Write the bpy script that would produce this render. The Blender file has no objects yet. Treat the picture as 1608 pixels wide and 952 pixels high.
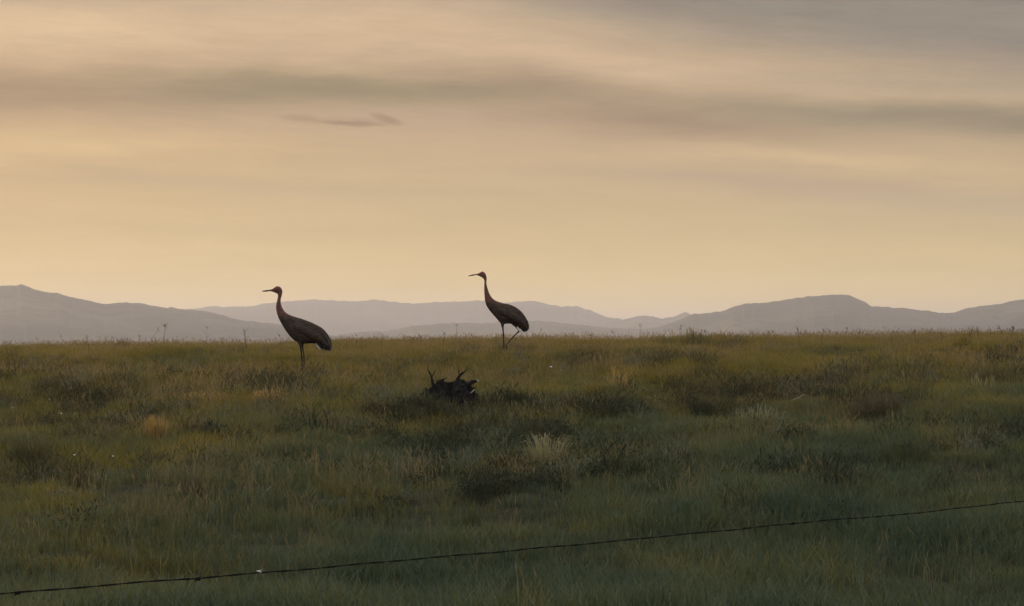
import bpy, bmesh, math, random
import numpy as np
from mathutils import Vector, Matrix, noise

C = bpy.context.scene.collection
S = bpy.context.scene
R = math.radians
rng = np.random.default_rng(7)
random.seed(7)

# ------------------------------------------------------------------ camera
F = 4560.0            # focal length in photo pixels (photo 1608 x 952)
EYE = 1.6
HOR = 533.0           # photo row of eye level
cam = bpy.data.cameras.new('camera')
cam.sensor_width = 36.0
cam.lens = 36.0 * F / 1608.0
cam.clip_start = 0.1
cam.clip_end = 120000.0
camo = bpy.data.objects.new('camera', cam)
C.objects.link(camo)
camo.location = (0, 0, EYE)
camo.rotation_euler = (R(90) + math.atan((HOR - 476.0) / F), 0, 0)
S.camera = camo

# ------------------------------------------------------------------ colour + light
S.view_settings.view_transform = 'Standard'
S.view_settings.look = 'None'
S.view_settings.gamma = 1.0
S.view_settings.exposure = 0.0
S.cycles.use_denoising = True
S.cycles.volume_bounces = 1
S.cycles.max_bounces = 8
S.cycles.transparent_max_bounces = 8

SUN_AZ = -24.0        # degrees from +Y, negative = left of the view
SUN_EL = 3.0
SUN_STRENGTH = 1.9
SKY_STRENGTH = 0.1

sun = bpy.data.lights.new('sun', 'SUN')
sun.energy = SUN_STRENGTH
sun.angle = R(3.0)
sun.color = (1.0, 0.72, 0.42)
suno = bpy.data.objects.new('sun', sun)
C.objects.link(suno)
sd = Vector((math.sin(R(SUN_AZ)) * math.cos(R(SUN_EL)), math.cos(R(SUN_AZ)) * math.cos(R(SUN_EL)), math.sin(R(SUN_EL))))
suno.rotation_euler = (-sd).to_track_quat('-Z', 'Y').to_euler()


def lin(c):
    """photo 8-bit colour -> scene linear"""
    o = []
    for v in c:
        v = v / 255.0
        o.append(v / 12.92 if v <= 0.04045 else ((v + 0.055) / 1.055) ** 2.4)
    return o


class NT:
    """small helper for writing node trees"""
    def __init__(self, nt):
        self.nt = nt
        nt.nodes.clear()

    def n(self, kind, **kw):
        nd = self.nt.nodes.new(kind)
        for k, v in kw.items():
            setattr(nd, k, v)
        return nd

    def put(self, sock, v):
        if hasattr(v, 'is_output'):
            self.nt.links.new(v, sock)
        elif isinstance(v, (tuple, list)):
            sock.default_value = tuple(v) + ((1.0,) if len(sock.default_value) == 4 and len(v) == 3 else ())
        else:
            sock.default_value = v

    def m(self, op, a, b=0.0, c=None, clamp=False):
        nd = self.n('ShaderNodeMath', operation=op, use_clamp=clamp)
        self.put(nd.inputs[0], a)
        self.put(nd.inputs[1], b)
        if c is not None:
            self.put(nd.inputs[2], c)
        return nd.outputs[0]

    def mix(self, f, a, b, mode='MIX'):
        nd = self.n('ShaderNodeMix', data_type='RGBA', blend_type=mode)
        self.put(nd.inputs[0], f)
        self.put(nd.inputs[6], a)
        self.put(nd.inputs[7], b)
        return nd.outputs[2]

    def noise(self, vec, scale, detail=3.0, rough=0.55, dist=0.0):
        nd = self.n('ShaderNodeTexNoise')
        if vec is not None:
            self.put(nd.inputs['Vector'], vec)
        nd.inputs['Scale'].default_value = scale
        nd.inputs['Detail'].default_value = detail
        nd.inputs['Roughness'].default_value = rough
        nd.inputs['Distortion'].default_value = dist
        return nd.outputs[0]

    def comb(self, x, y, z=0.0):
        nd = self.n('ShaderNodeCombineXYZ')
        for s, v in zip(nd.inputs, (x, y, z)):
            self.put(s, v)
        return nd.outputs[0]

    def ramp(self, f, stops, interp='LINEAR'):
        nd = self.n('ShaderNodeValToRGB')
        cr = nd.color_ramp
        cr.interpolation = interp
        while len(cr.elements) < len(stops):
            cr.elements.new(0.5)
        for e, (p, c) in zip(cr.elements, stops):
            e.position = p
            e.color = tuple(c) + (1.0,) if len(c) == 3 else tuple(c)
        self.put(nd.inputs[0], f)
        return nd.outputs[0]

    def step(self, v, lo, hi):
        nd = self.n('ShaderNodeMapRange', interpolation_type='SMOOTHSTEP')
        self.put(nd.inputs[0], v)
        nd.inputs[1].default_value = lo
        nd.inputs[2].default_value = hi
        return nd.outputs[0]


world = bpy.data.worlds.new('World')
S.world = world
world.use_nodes = True
w = NT(world.node_tree)
tc = w.n('ShaderNodeTexCoord')
sep = w.n('ShaderNodeSeparateXYZ')
w.put(sep.inputs[0], tc.outputs['Generated'])
dx, dy, dz = sep.outputs
DEG = 57.29578
az = w.m('MULTIPLY', w.m('ARCTAN2', dx, dy), DEG)
el = w.m('MULTIPLY', w.m('ARCSINE', dz), DEG)
# wind-drawn warp of the cloud layers: long in azimuth, short in elevation
nv = w.comb(w.m('MULTIPLY', az, 0.16), w.m('MULTIPLY', el, 0.9), 3.1)
n1 = w.noise(nv, 1.0, 4.0, 0.55)
nv2 = w.comb(w.m('MULTIPLY', az, 0.35), w.m('MULTIPLY', el, 2.6), 9.7)
n2 = w.noise(nv2, 1.0, 5.0, 0.6)
elw = w.m('ADD', el, w.m('MULTIPLY', w.m('SUBTRACT', n1, 0.5), 0.62))
elw = w.m('ADD', elw, w.m('MULTIPLY', w.m('SUBTRACT', n2, 0.5), 0.42))
PX = 1.0 / F * DEG


def A(px): return (px - 804.0) * PX
def E(row): return (HOR - row) * PX


# the thin high overcast, from the horizon (0 deg) up to the zenith
base = w.ramp(w.m('DIVIDE', el, 90.0, clamp=True), [
    (0.000, lin((250, 214, 124))), (0.012, lin((231, 201, 130))), (0.025, lin((207, 181, 131))),
    (0.045, lin((193, 166, 131))), (0.060, lin((194, 167, 135))), (0.074, lin((198, 172, 143))),
    (0.11, lin((196, 182, 162))), (0.20, lin((236, 228, 216))), (0.5, lin((255, 255, 253))), (1.0, lin((252, 255, 255)))])
# warmer towards the hidden sun on the left, cooler to the right
sunside = w.m('POWER', 2.718, w.m('MULTIPLY', w.m('POWER', w.m('DIVIDE', w.m('ADD', az, 24.0), 16.0), 2.0), -1.0))
lowsky = w.m('SUBTRACT', 1.0, w.step(el, 1.0, 9.0))
base = w.mix(w.m('MULTIPLY', w.m('MULTIPLY', sunside, lowsky), 0.22), base, lin((242, 196, 112)))
col = base


def band(col, px, row, wpx, hpx, slope, rgb, amt, soft=None):
    """a lens of cloud centred at an azimuth / elevation, drawn out sideways"""
    a = w.m('DIVIDE', w.m('SUBTRACT', az, A(px)), wpx * PX)
    c = w.m('ADD', w.m('MULTIPLY', w.m('SUBTRACT', az, A(px)), -slope), E(row))
    e = w.m('DIVIDE', w.m('SUBTRACT', elw, c), hpx * PX)
    g = w.m('POWER', 2.718, w.m('MULTIPLY', w.m('ADD', w.m('MULTIPLY', a, a), w.m('MULTIPLY', e, e)), -1.0))
    return w.mix(w.m('MULTIPLY', g, amt), col, lin(rgb))


col = band(col, 60, 48, 400, 30, 0.0, (222, 193, 155), .8)
col = band(col, 640, 40, 420, 30, 0.02, (212, 182, 146), .7)
col = band(col, 20, 8, 420, 14, 0.0, (184, 165, 138), .6)
col = band(col, 20, 158, 400, 38, 0.0, (156, 132, 105), .9)
col = band(col, 480, 142, 330, 27, 0.0, (136, 123, 97), .95)
col = band(col, 720, 138, 220, 22, 0.02, (138, 126, 100), .7)
col = band(col, 1030, 192, 270, 30, 0.07, (154, 128, 105), .9)
col = band(col, 840, 128, 150, 24, 0.10, (154, 130, 106), .7)
col = band(col, 640, 186, 260, 22, 0.0, (180, 154, 127), .6)
col = band(col, 1400, 182, 310, 27, 0.04, (139, 128, 106), .9)
col = band(col, 1700, 208, 200, 24, 0.03, (126, 117, 98), .9)
col = band(col, 930, 92, 260, 19, 0.10, (210, 180, 146), .85)
col = band(col, 1450, 134, 320, 14, 0.05, (184, 164, 138), .7)
col = band(col, 60, 234, 330, 22, 0.0, (216, 184, 134), .8)
col = band(col, 1300, 253, 240, 9, 0.05, (214, 184, 140), .9)
col = band(col, 1200, 288, 340, 16, 0.04, (186, 160, 134), .75)
col = band(col, 1560, 320, 260, 20, 0.02, (184, 164, 134), .5)
col = band(col, 200, 285, 300, 12, 0.02, (190, 164, 128), .6)
col = band(col, 560, 305, 420, 12, 0.02, (190, 165, 131), .45)
# the dark sheet across the top right, its lower edge falling to the right
edge = w.m('ADD', E(30), w.m('MULTIPLY', w.m('SUBTRACT', az, A(800)), -0.115))
dk = w.step(w.m('SUBTRACT', elw, edge), -0.6, 0.7)
dk = w.m('MULTIPLY', dk, w.step(az, A(560), A(1050)))
dk = w.m('MULTIPLY', dk, w.m('SUBTRACT', 1.0, w.step(az, 60.0, 110.0)))
dk = w.m('MULTIPLY', dk, w.m('SUBTRACT', 1.0, w.step(el, 12.0, 30.0)))
col = w.mix(w.m('MULTIPLY', dk, .95), col, w.mix(n2, lin((128, 121, 114)), lin((142, 135, 124))))


def scrap(col, px, row, wpx, hpx, slope, rgb, amt):
    """one small torn scrap of low cloud"""
    a = w.m('DIVIDE', w.m('SUBTRACT', az, A(px)), wpx * PX)
    wob = w.noise(w.comb(w.m('MULTIPLY', az, 2.2), w.m('MULTIPLY', el, 7.0), 1.3), 1.0, 4.0, 0.6)
    e0 = w.m('ADD', el, w.m('MULTIPLY', w.m('SUBTRACT', wob, 0.5), 0.16))
    c = w.m('ADD', w.m('MULTIPLY', w.m('SUBTRACT', az, A(px)), -slope), E(row))
    e = w.m('DIVIDE', w.m('SUBTRACT', e0, c), hpx * PX)
    r2 = w.m('ADD', w.m('MULTIPLY', a, a), w.m('MULTIPLY', e, e))
    g = w.m('SUBTRACT', 1.0, w.step(r2, -0.3, 1.7))
    return w.mix(w.m('MULTIPLY', g, amt), col, lin(rgb))


col = scrap(col, 540, 192, 100, 7, 0.01, (158, 132, 105), 0.43)
col = scrap(col, 552, 195, 50, 5, 0.03, (132, 108, 85), 0.58)
col = scrap(col, 606, 187, 24, 6, 0.28, (132, 109, 84), 0.55)
col = scrap(col, 470, 186, 32, 7, 0.04, (150, 126, 99), 0.43)
# fine streaks
n3 = w.noise(w.comb(w.m('MULTIPLY', az, 0.8), w.m('ADD', w.m('MULTIPLY', el, 5.5), w.m('MULTIPLY', az, 0.35)), 4.4), 1.0, 6.0, 0.68, 0.4)
upper = w.m('ADD', 0.35, w.m('MULTIPLY', w.step(el, 2.5, 5.5), 0.65))
st = w.m('ADD', 0.90, w.m('MULTIPLY', n2, 0.20))
st = w.m('ADD', st, w.m('MULTIPLY', w.m('MULTIPLY', w.m('SUBTRACT', n3, 0.5), 0.34), upper))
col = w.mix(1.0, col, w.comb(st, st, st), 'MULTIPLY')
# the sky behind the viewer is bluer, and brightened out of view to light the ground
back = w.step(w.m('ABSOLUTE', az), 55.0, 130.0)
back = w.m('MULTIPLY', back, w.m('SUBTRACT', 1.0, w.step(el, 45.0, 80.0)))
col = w.mix(w.m('MULTIPLY', back, .9), col, lin((222, 230, 236)))
k = 1.0 / SKY_STRENGTH
cloud = w.mix(1.0, col, (k, k, k), 'MULTIPLY')
sky = w.n('ShaderNodeTexSky', sky_type='NISHITA')
sky.sun_disc = False
sky.sun_elevation = R(SUN_EL)
sky.sun_rotation = R(SUN_AZ)
sky.dust_density = 3.0
cover = w.m('SUBTRACT', 0.96, w.m('MULTIPLY', w.step(el, 10.0, 60.0), 0.15))
final = w.mix(cover, sky.outputs[0], cloud)
bg = w.n('ShaderNodeBackground')
w.put(bg.inputs[0], final)
bg.inputs[1].default_value = SKY_STRENGTH
out = w.n('ShaderNodeOutputWorld')
w.nt.links.new(bg.outputs[0], out.inputs[0])


# ------------------------------------------------------------------ helpers
def tag(o, label=None, cat=None, group=None, kind=None):
    if label: o['label'] = label
    if cat: o['category'] = cat
    if group: o['group'] = group
    if kind: o['kind'] = kind
    return o


def empty(name, loc):
    o = bpy.data.objects.new(name, None)
    o.empty_display_size = 0.1
    o.location = loc
    C.objects.link(o)
    return o


def link(name, me, mats, parent=None, loc=None, link_it=True):
    o = bpy.data.objects.new(name, me)
    for mt in (mats if isinstance(mats, (list, tuple)) else [mats]):
        me.materials.append(mt)
    if link_it:
        C.objects.link(o)
    if parent is not None:
        o.parent = parent
    if loc is not None:
        o.location = loc
    return o


def mesh_np(name, V, Fq, mat_idx=None, smooth=False):
    """mesh from arrays; faces all of one corner count"""
    V = np.asarray(V, np.float32)
    Fq = np.asarray(Fq, np.int32)
    me = bpy.data.meshes.new(name)
    me.vertices.add(len(V))
    me.vertices.foreach_set('co', V.ravel())
    k = Fq.shape[1]
    me.loops.add(Fq.size)
    me.loops.foreach_set('vertex_index', Fq.ravel())
    me.polygons.add(len(Fq))
    me.polygons.foreach_set('loop_start', np.arange(0, Fq.size, k, dtype=np.int32))
    if mat_idx is not None:
        me.polygons.foreach_set('material_index', np.asarray(mat_idx, np.int32))
    me.polygons.foreach_set('use_smooth', np.full(len(Fq), smooth))
    me.update(calc_edges=True)
    me.validate()
    return me


class TB:
    """collects tapered tubes, blades and lumps into one mesh"""
    def __init__(self):
        self.v, self.f, self.mi = [], [], []

    def tube(self, pts, rad, seg=6, mi=0, close=True):
        pts = [Vector(p) for p in pts]
        b = len(self.v)
        ref = Vector((0.13, 0.97, 0.21))
        for i, p in enumerate(pts):
            t = (pts[min(i + 1, len(pts) - 1)] - pts[max(i - 1, 0)]).normalized()
            u = t.cross(ref)
            if u.length < 1e-3:
                u = t.cross(Vector((1, 0, 0)))
            u.normalize()
            vv = t.cross(u)
            for s in range(seg):
                a = 2 * math.pi * s / seg
                self.v.append(p + (u * math.cos(a) + vv * math.sin(a)) * rad[i])
        for i in range(len(pts) - 1):
            for s in range(seg):
                s2 = (s + 1) % seg
                self.f.append((b + i * seg + s, b + i * seg + s2, b + (i + 1) * seg + s2, b + (i + 1) * seg + s))
                self.mi.append(mi)
        if close:
            for ring, fl in ((0, True), (len(pts) - 1, False)):
                ids = [b + ring * seg + s for s in range(seg)]
                self.f.append(tuple(ids[::-1] if fl else ids))
                self.mi.append(mi)

    def blade(self, pts, wid, side, mi=0):
        """flat tapered leaf: a strip along pts of half-width wid in direction side"""
        b = len(self.v)
        side = Vector(side).normalized()
        for p, hw in zip(pts, wid):
            p = Vector(p)
            self.v.append(p - side * hw)
            self.v.append(p + side * hw)
        for i in range(len(pts) - 1):
            self.f.append((b + 2 * i, b + 2 * i + 1, b + 2 * i + 3, b + 2 * i + 2))
            self.mi.append(mi)

    def mesh(self, name, smooth=True):
        me = bpy.data.meshes.new(name)
        me.from_pydata([tuple(v) for v in self.v], [], self.f)
        me.polygons.foreach_set('material_index', self.mi)
        me.polygons.foreach_set('use_smooth', [smooth] * len(self.f))
        me.update()
        return me


def mat(name):
    m = bpy.data.materials.new(name)
    m.use_nodes = True
    return m, NT(m.node_tree)


def finish(t, shader, volume=None):
    o = t.n('ShaderNodeOutputMaterial')
    if shader is not None:
        t.nt.links.new(shader, o.inputs['Surface'])
    if volume is not None:
        t.nt.links.new(volume, o.inputs['Volume'])


def principled(t, color, rough=0.8, spec=0.2, normal=None, **kw):
    p = t.n('ShaderNodeBsdfPrincipled')
    t.put(p.inputs['Base Color'], color)
    t.put(p.inputs['Roughness'], rough)
    t.put(p.inputs['Specular IOR Level'], spec)
    if normal is not None:
        t.put(p.inputs['Normal'], normal)
    for k, v in kw.items():
        t.put(p.inputs[k], v)
    return p.outputs[0]


def bump(t, h, strength=0.5, dist=0.02):
    b = t.n('ShaderNodeBump')
    b.inputs['Strength'].default_value = strength
    b.inputs['Distance'].default_value = dist
    t.put(b.inputs['Height'], h)
    return b.outputs[0]


def plain(name, c1, c2, scale=20.0, rough=0.8, bmp=0.3, spec=0.2, metal=0.0):
    m, t = mat(name)
    co = t.n('ShaderNodeTexCoord').outputs['Object']
    nz = t.noise(co, scale, 5.0, 0.6)
    finish(t, principled(t, t.mix(t.step(nz, 0.3, 0.7), c1, c2), rough, spec, bump(t, nz, bmp, 0.01), Metallic=metal))
    return m


def leafy(name, stops, scale=0.55, trans=0.35, rough=0.7):
    """grass: colour drifts over the field in patches, blade by blade too; light passes through"""
    m, t = mat(name)
    pos = t.n('ShaderNodeNewGeometry').outputs['Position']
    sp = t.n('ShaderNodeSeparateXYZ')
    t.put(sp.inputs[0], pos)
    flat = t.comb(t.m('MULTIPLY', sp.outputs[0], 1.0), t.m('MULTIPLY', sp.outputs[1], 0.55), 0.0)
    big = t.noise(flat, scale, 3.0, 0.6)
    oi = t.n('ShaderNodeObjectInfo').outputs['Random']
    f = t.m('ADD', t.m('MULTIPLY', t.m('SUBTRACT', big, 0.5), 1.5), 0.5)
    f = t.m('ADD', f, t.m('MULTIPLY', t.m('SUBTRACT', oi, 0.5), 0.45))
    # left foreground and brow are drier; the brow's backlit gold is coloured in too
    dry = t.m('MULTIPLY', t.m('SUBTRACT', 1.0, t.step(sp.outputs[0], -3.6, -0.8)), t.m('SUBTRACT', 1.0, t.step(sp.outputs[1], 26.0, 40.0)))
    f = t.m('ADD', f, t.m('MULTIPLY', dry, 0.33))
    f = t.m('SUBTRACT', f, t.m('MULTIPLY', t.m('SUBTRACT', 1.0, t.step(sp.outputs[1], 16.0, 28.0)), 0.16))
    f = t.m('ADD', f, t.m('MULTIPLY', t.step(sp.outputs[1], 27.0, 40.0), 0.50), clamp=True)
    c = t.ramp(f, stops)
    d = principled(t, c, rough, 0.15)
    tr = t.n('ShaderNodeBsdfTranslucent')
    t.put(tr.inputs[0], t.mix(1.0, c, (1.25, 1.15, 0.75), 'MULTIPLY'))
    mx = t.n('ShaderNodeMixShader')
    mx.inputs[0].default_value = trans
    t.nt.links.new(d, mx.inputs[1])
    t.nt.links.new(tr.outputs[0], mx.inputs[2])
    finish(t, mx.outputs[0])
    return m


# ------------------------------------------------------------------ the ground
pd = np.array([-3000, 0, 14, 17.5, 24, 30, 34, 38.5, 41, 43, 45, 48, 52, 60, 80, 150, 400, 900, 60000.])
pz = np.array([0, 0, 0.0, 0.04, 0.34, 0.66, 0.87, 1.10, 1.26, 1.375, 1.44, 1.485, 1.49, 1.40, 1.0, -1.0, -8, -13, -13.])
fine = np.arange(0, 200, 0.1)
fz = np.interp(fine, pd, pz)
kern = np.exp(-0.5 * (np.arange(-30, 31) / 11.0) ** 2)
kern /= kern.sum()
fz = np.convolve(np.pad(fz, 30, mode='edge'), kern, 'valid')


def vnoise(x, y, seed):
    """smooth value noise on numpy arrays"""
    xi, yi = np.floor(x), np.floor(y)
    fx, fy = x - xi, y - yi
    fx, fy = fx * fx * (3 - 2 * fx), fy * fy * (3 - 2 * fy)

    def h(a, b):
        s = np.sin(a * 127.1 + b * 311.7 + seed * 74.7) * 43758.5453
        return s - np.floor(s)
    return (h(xi, yi) * (1 - fx) + h(xi + 1, yi) * fx) * (1 - fy) + (h(xi, yi + 1) * (1 - fx) + h(xi + 1, yi + 1) * fx) * fy


def ground(x, y):
    x, y = np.asarray(x, float), np.asarray(y, float)
    z = np.where((y > 0) & (y < 199), np.interp(y, fine, fz), np.interp(y, pd, pz))
    s = np.clip((y - 22) / 22, 0, 1) * np.clip((140 - y) / 60, 0, 1)
    z = z + 0.011 * np.clip(x, -30, 30) * s
    near = np.clip((y - 9) / 5, 0, 1) * np.clip((110 - y) / 50, 0, 1)
    calm = 1 - 0.70 * np.clip((y - 40) / 6, 0, 1)
    b = (vnoise(x * 0.38, y * 0.34, 1) - 0.5) * 0.26 + (vnoise(x * 1.0, y * 0.75, 2) - 0.5) * 0.17 + (vnoise(x * 2.6, y * 2.2, 3) - 0.5) * 0.08
    return z + b * near * calm


def gz(x, y):
    return float(ground(x, y))


def at(px, row, d):
    return Vector(((px - 804.0) / F * d, d, EYE + (HOR - row) / F * d))


def foot(px, row):
    """where the slope stands at a given place of the photograph"""
    d = np.arange(12.0, 56.0, 0.05)
    x = (px - 804.0) / F * d
    hit = np.nonzero(HOR + (EYE - ground(x, d)) / d * F <= row)[0]
    i = hit[0] if len(hit) else int((47.0 - 12.0) / .05)
    best = (float(x[i]), float(d[i]))
    return Vector((best[0], best[1], gz(*best)))


def axis(lo, hi, st, far, grow=1.35):
    a = list(np.arange(lo, hi + st / 2, st))
    s, v = st, hi
    right = []
    while v < far[1]:
        s *= grow
        v += s
        right.append(v)
    s, v = st, lo
    left = []
    while v > far[0]:
        s *= grow
        v -= s
        left.append(v)
    return np.array(left[::-1] + a + right)


gx = axis(-14, 14, 0.22, (-26000, 26000))
gy = axis(8, 76, 0.22, (-3000, 30000))
X, Y = np.meshgrid(gx, gy)
Z = ground(X, Y)
nx, ny = len(gx), len(gy)
idx = np.arange(nx * ny).reshape(ny, nx)
q = np.stack([idx[:-1, :-1], idx[:-1, 1:], idx[1:, 1:], idx[1:, :-1]], -1).reshape(-1, 4)
gm, t = mat('soil')
pos = t.n('ShaderNodeNewGeometry').outputs['Position']
nz = t.noise(pos, 1.3, 6.0, 0.65)
nz2 = t.noise(pos, 14.0, 4.0, 0.6)
gc = t.ramp(nz, [(0.3, (.028, .025, .016)), (0.5, (.035, .036, .018)), (0.7, (.055, .046, .026))])
gc = t.mix(0.5, gc, t.ramp(nz2, [(0.3, (.022, .020, .012)), (0.7, (.06, .052, .03))]))
finish(t, principled(t, gc, 0.95, 0.1, bump(t, nz2, 0.8, 0.03)))
tag(link('ground', mesh_np('ground', np.stack([X, Y, Z], -1).reshape(-1, 3), q, smooth=True), gm), kind='structure')

# ------------------------------------------------------------------ far ranges
hm, t = mat('hill_slopes')
pos = t.n('ShaderNodeNewGeometry').outputs['Position']
nz = t.noise(pos, 0.0012, 6.0, 0.6)
nz2 = t.noise(pos, 0.008, 5.0, 0.6)
hc = t.mix(t.step(nz, .35, .65), (.085, .08, .065), (.17, .145, .115))
hc = t.mix(t.m('MULTIPLY', t.step(nz2, .45, .62), .6), hc, (.07, .078, .052))
finish(t, principled(t, hc, 0.95, 0.05))


def ridge(pts, D, depth, seed):
    """a range of hills: crest line as seen, real slopes falling away in front and behind"""
    p = np.array(pts, float)
    base_z = -14.0
    px = np.linspace(p[0, 0], p[-1, 0], 1300)
    row = np.interp(px, p[:, 0], p[:, 1])
    row = np.convolve(np.pad(row, 2, mode='edge'), np.ones(5) / 5, 'valid')
    row = row + (vnoise(px / 9.0, px * 0, seed) - .5) * 1.7 + (vnoise(px / 3.5, px * 0, seed + 3) - .5) * .8 + (vnoise(px / 27.0, px * 0, seed + 5) - .5) * 1.6
    cx = (px - 804) / F * D
    cz = EYE + (HOR - row) / F * D
    ts = np.concatenate([np.linspace(0, 1, 26), np.linspace(1, 2, 10)[1:]])
    V = []
    for tt in ts:
        if tt <= 1:
            f = tt ** 1.25
            yy = D - depth * (1 - tt)
        else:
            f = (2 - tt) ** 1.2
            yy = D + depth * (tt - 1)
        env = 4 * tt * (1 - tt) if tt < 1 else 0
        gul = (vnoise(cx / (D * .012) + tt * 1.5, tt * 2 + cx * 0, seed + 9) - .5) * .40 + (vnoise(cx / (D * .004), tt * 4 + cx * 0, seed + 11) - .5) * .18
        h = (cz - base_z) * np.clip(f + gul * env * .6, 0, 1)
        V.append(np.stack([cx * (yy / D), np.full_like(cx, yy), base_z + h], -1))
    V = np.array(V)
    n0, n1_ = V.shape[:2]
    ii = np.arange(n0 * n1_).reshape(n0, n1_)
    qq = np.stack([ii[:-1, :-1], ii[:-1, 1:], ii[1:, 1:], ii[1:, :-1]], -1).reshape(-1, 4)
    tag(link('hills', mesh_np('hills', V.reshape(-1, 3), qq, smooth=True), hm), kind='structure')


ridge([(-700, 520), (-450, 478), (-260, 462), (-90, 455), (-20, 451), (10, 449), (22, 449), (33, 445.5), (45, 451), (62, 456), (100, 463), (125, 470),
       (145, 474), (165, 477), (200, 476), (235, 479), (262, 483), (285, 485), (320, 488), (345, 494), (370, 501), (400, 505), (430, 508), (460, 514), (500, 524), (560, 536), (600, 540)], 7600, 2000, 1)
ridge([(40, 540), (160, 508), (290, 486), (340, 481), (385, 483), (410, 477), (450, 473), (485, 470), (520, 472), (560, 472), (590, 471), (625, 475), (650, 477), (700, 474),
       (750, 472), (800, 475), (840, 472), (862, 478), (882, 482), (905, 481), (930, 488), (950, 496), (975, 502), (1020, 510), (1100, 525), (1180, 540)], 14200, 2300, 2)
ridge([(860, 540), (930, 515), (980, 502), (998, 497), (1012, 495), (1024, 496), (1040, 500), (1058, 497), (1076, 491), (1090, 496), (1140, 500), (1230, 515), (1330, 540)], 11800, 1900, 3)
ridge([(470, 541), (540, 525), (600, 520), (650, 512), (700, 508), (770, 507), (840, 504), (870, 506), (930, 512), (980, 516), (1010, 517), (1080, 522), (1150, 532), (1210, 541)], 8500, 1600, 4)
ridge([(900, 541), (985, 525), (1020, 516), (1052, 508), (1080, 496), (1094, 492), (1131, 489), (1145, 484), (1176, 476), (1200, 475), (1244, 469), (1278, 465), (1319, 463), (1333, 464),
       (1353, 472), (1368, 480), (1421, 484), (1455, 488), (1472, 491), (1500, 491), (1513, 485), (1551, 479), (1571, 477), (1592, 472), (1608, 471), (1680, 466), (1800, 474), (1950, 462), (2150, 480), (2350, 520)], 7800, 2100, 5)

# ------------------------------------------------------------------ haze
HAZE_DENSITY = 7.2e-5
me = bpy.data.meshes.new('haze')
bm = bmesh.new()
bmesh.ops.create_cube(bm, size=1.0)
bm.to_mesh(me)
bm.free()
vm, t = mat('haze_air')
pv = t.n('ShaderNodeVolumePrincipled')
pv.inputs['Color'].default_value = (.86, .845, .95, 1)
pv.inputs['Density'].default_value = HAZE_DENSITY
pv.inputs['Anisotropy'].default_value = 0.42
pv.inputs['Density Attribute'].default_value = ''
pv.inputs['Color Attribute'].default_value = ''
pv.inputs['Temperature Attribute'].default_value = ''
finish(t, None, pv.outputs[0])
vm.cycles.homogeneous_volume = True
hz = link('haze', me, vm)
hz.scale = (58000, 36000, 240)
hz.location = (0, 14000, -18 + 120)
tag(hz, kind='stuff')

# ------------------------------------------------------------------ grass
green = leafy('green_blades', [(0.0, (.060, .084, .056)), (0.3, (.088, .114, .070)), (0.6, (.132, .138, .072)), (1.0, (.25, .195, .048))])
straw = leafy('straw_blades', [(0.0, (.11, .12, .075)), (0.5, (.21, .18, .10)), (1.0, (.34, .25, .13))], trans=.4)


def clump(name, n, radius, h0, h1, hw, lean, seed, mi=0, heads=0.0):
    rr = random.Random(seed)
    b = TB()
    for i in range(n):
        a, r = rr.uniform(0, 6.283), radius * math.sqrt(rr.random())
        x, y = r * math.cos(a), r * math.sin(a)
        h = rr.uniform(h0, h1)
        th = rr.uniform(0, 6.283)
        L = lean * rr.uniform(.2, 1.0) * h
        ux, uy = math.cos(th), math.sin(th)
        side = (-uy, ux, 0)
        wv = hw * rr.uniform(.6, 1.3)
        p = [(x, y, -0.02), (x + ux * L * .22, y + uy * L * .22, h * .5), (x + ux * L, y + uy * L, h * (1 - .12 * lean))]
        b.blade(p, (wv, wv * .8, wv * .12), side, mi)
        if rr.random() < heads:
            e = Vector(p[2])
            d = (Vector(p[2]) - Vector(p[1])).normalized()
            for sgn in (1, -1):
                b.blade([e - d * .02, e + d * .015, e + d * .05], (.001, .0045, .0008), (ux * sgn + .3, uy - .3 * sgn, .0))
            b.mi[-4:] = [mi] * 4
    return b.mesh(name, False)


src = bpy.data.collections.new('grass_sources')


def source(name, me, m):
    o = bpy.data.objects.new(name, me)
    me.materials.append(m)
    src_c.objects.link(o)


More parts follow.
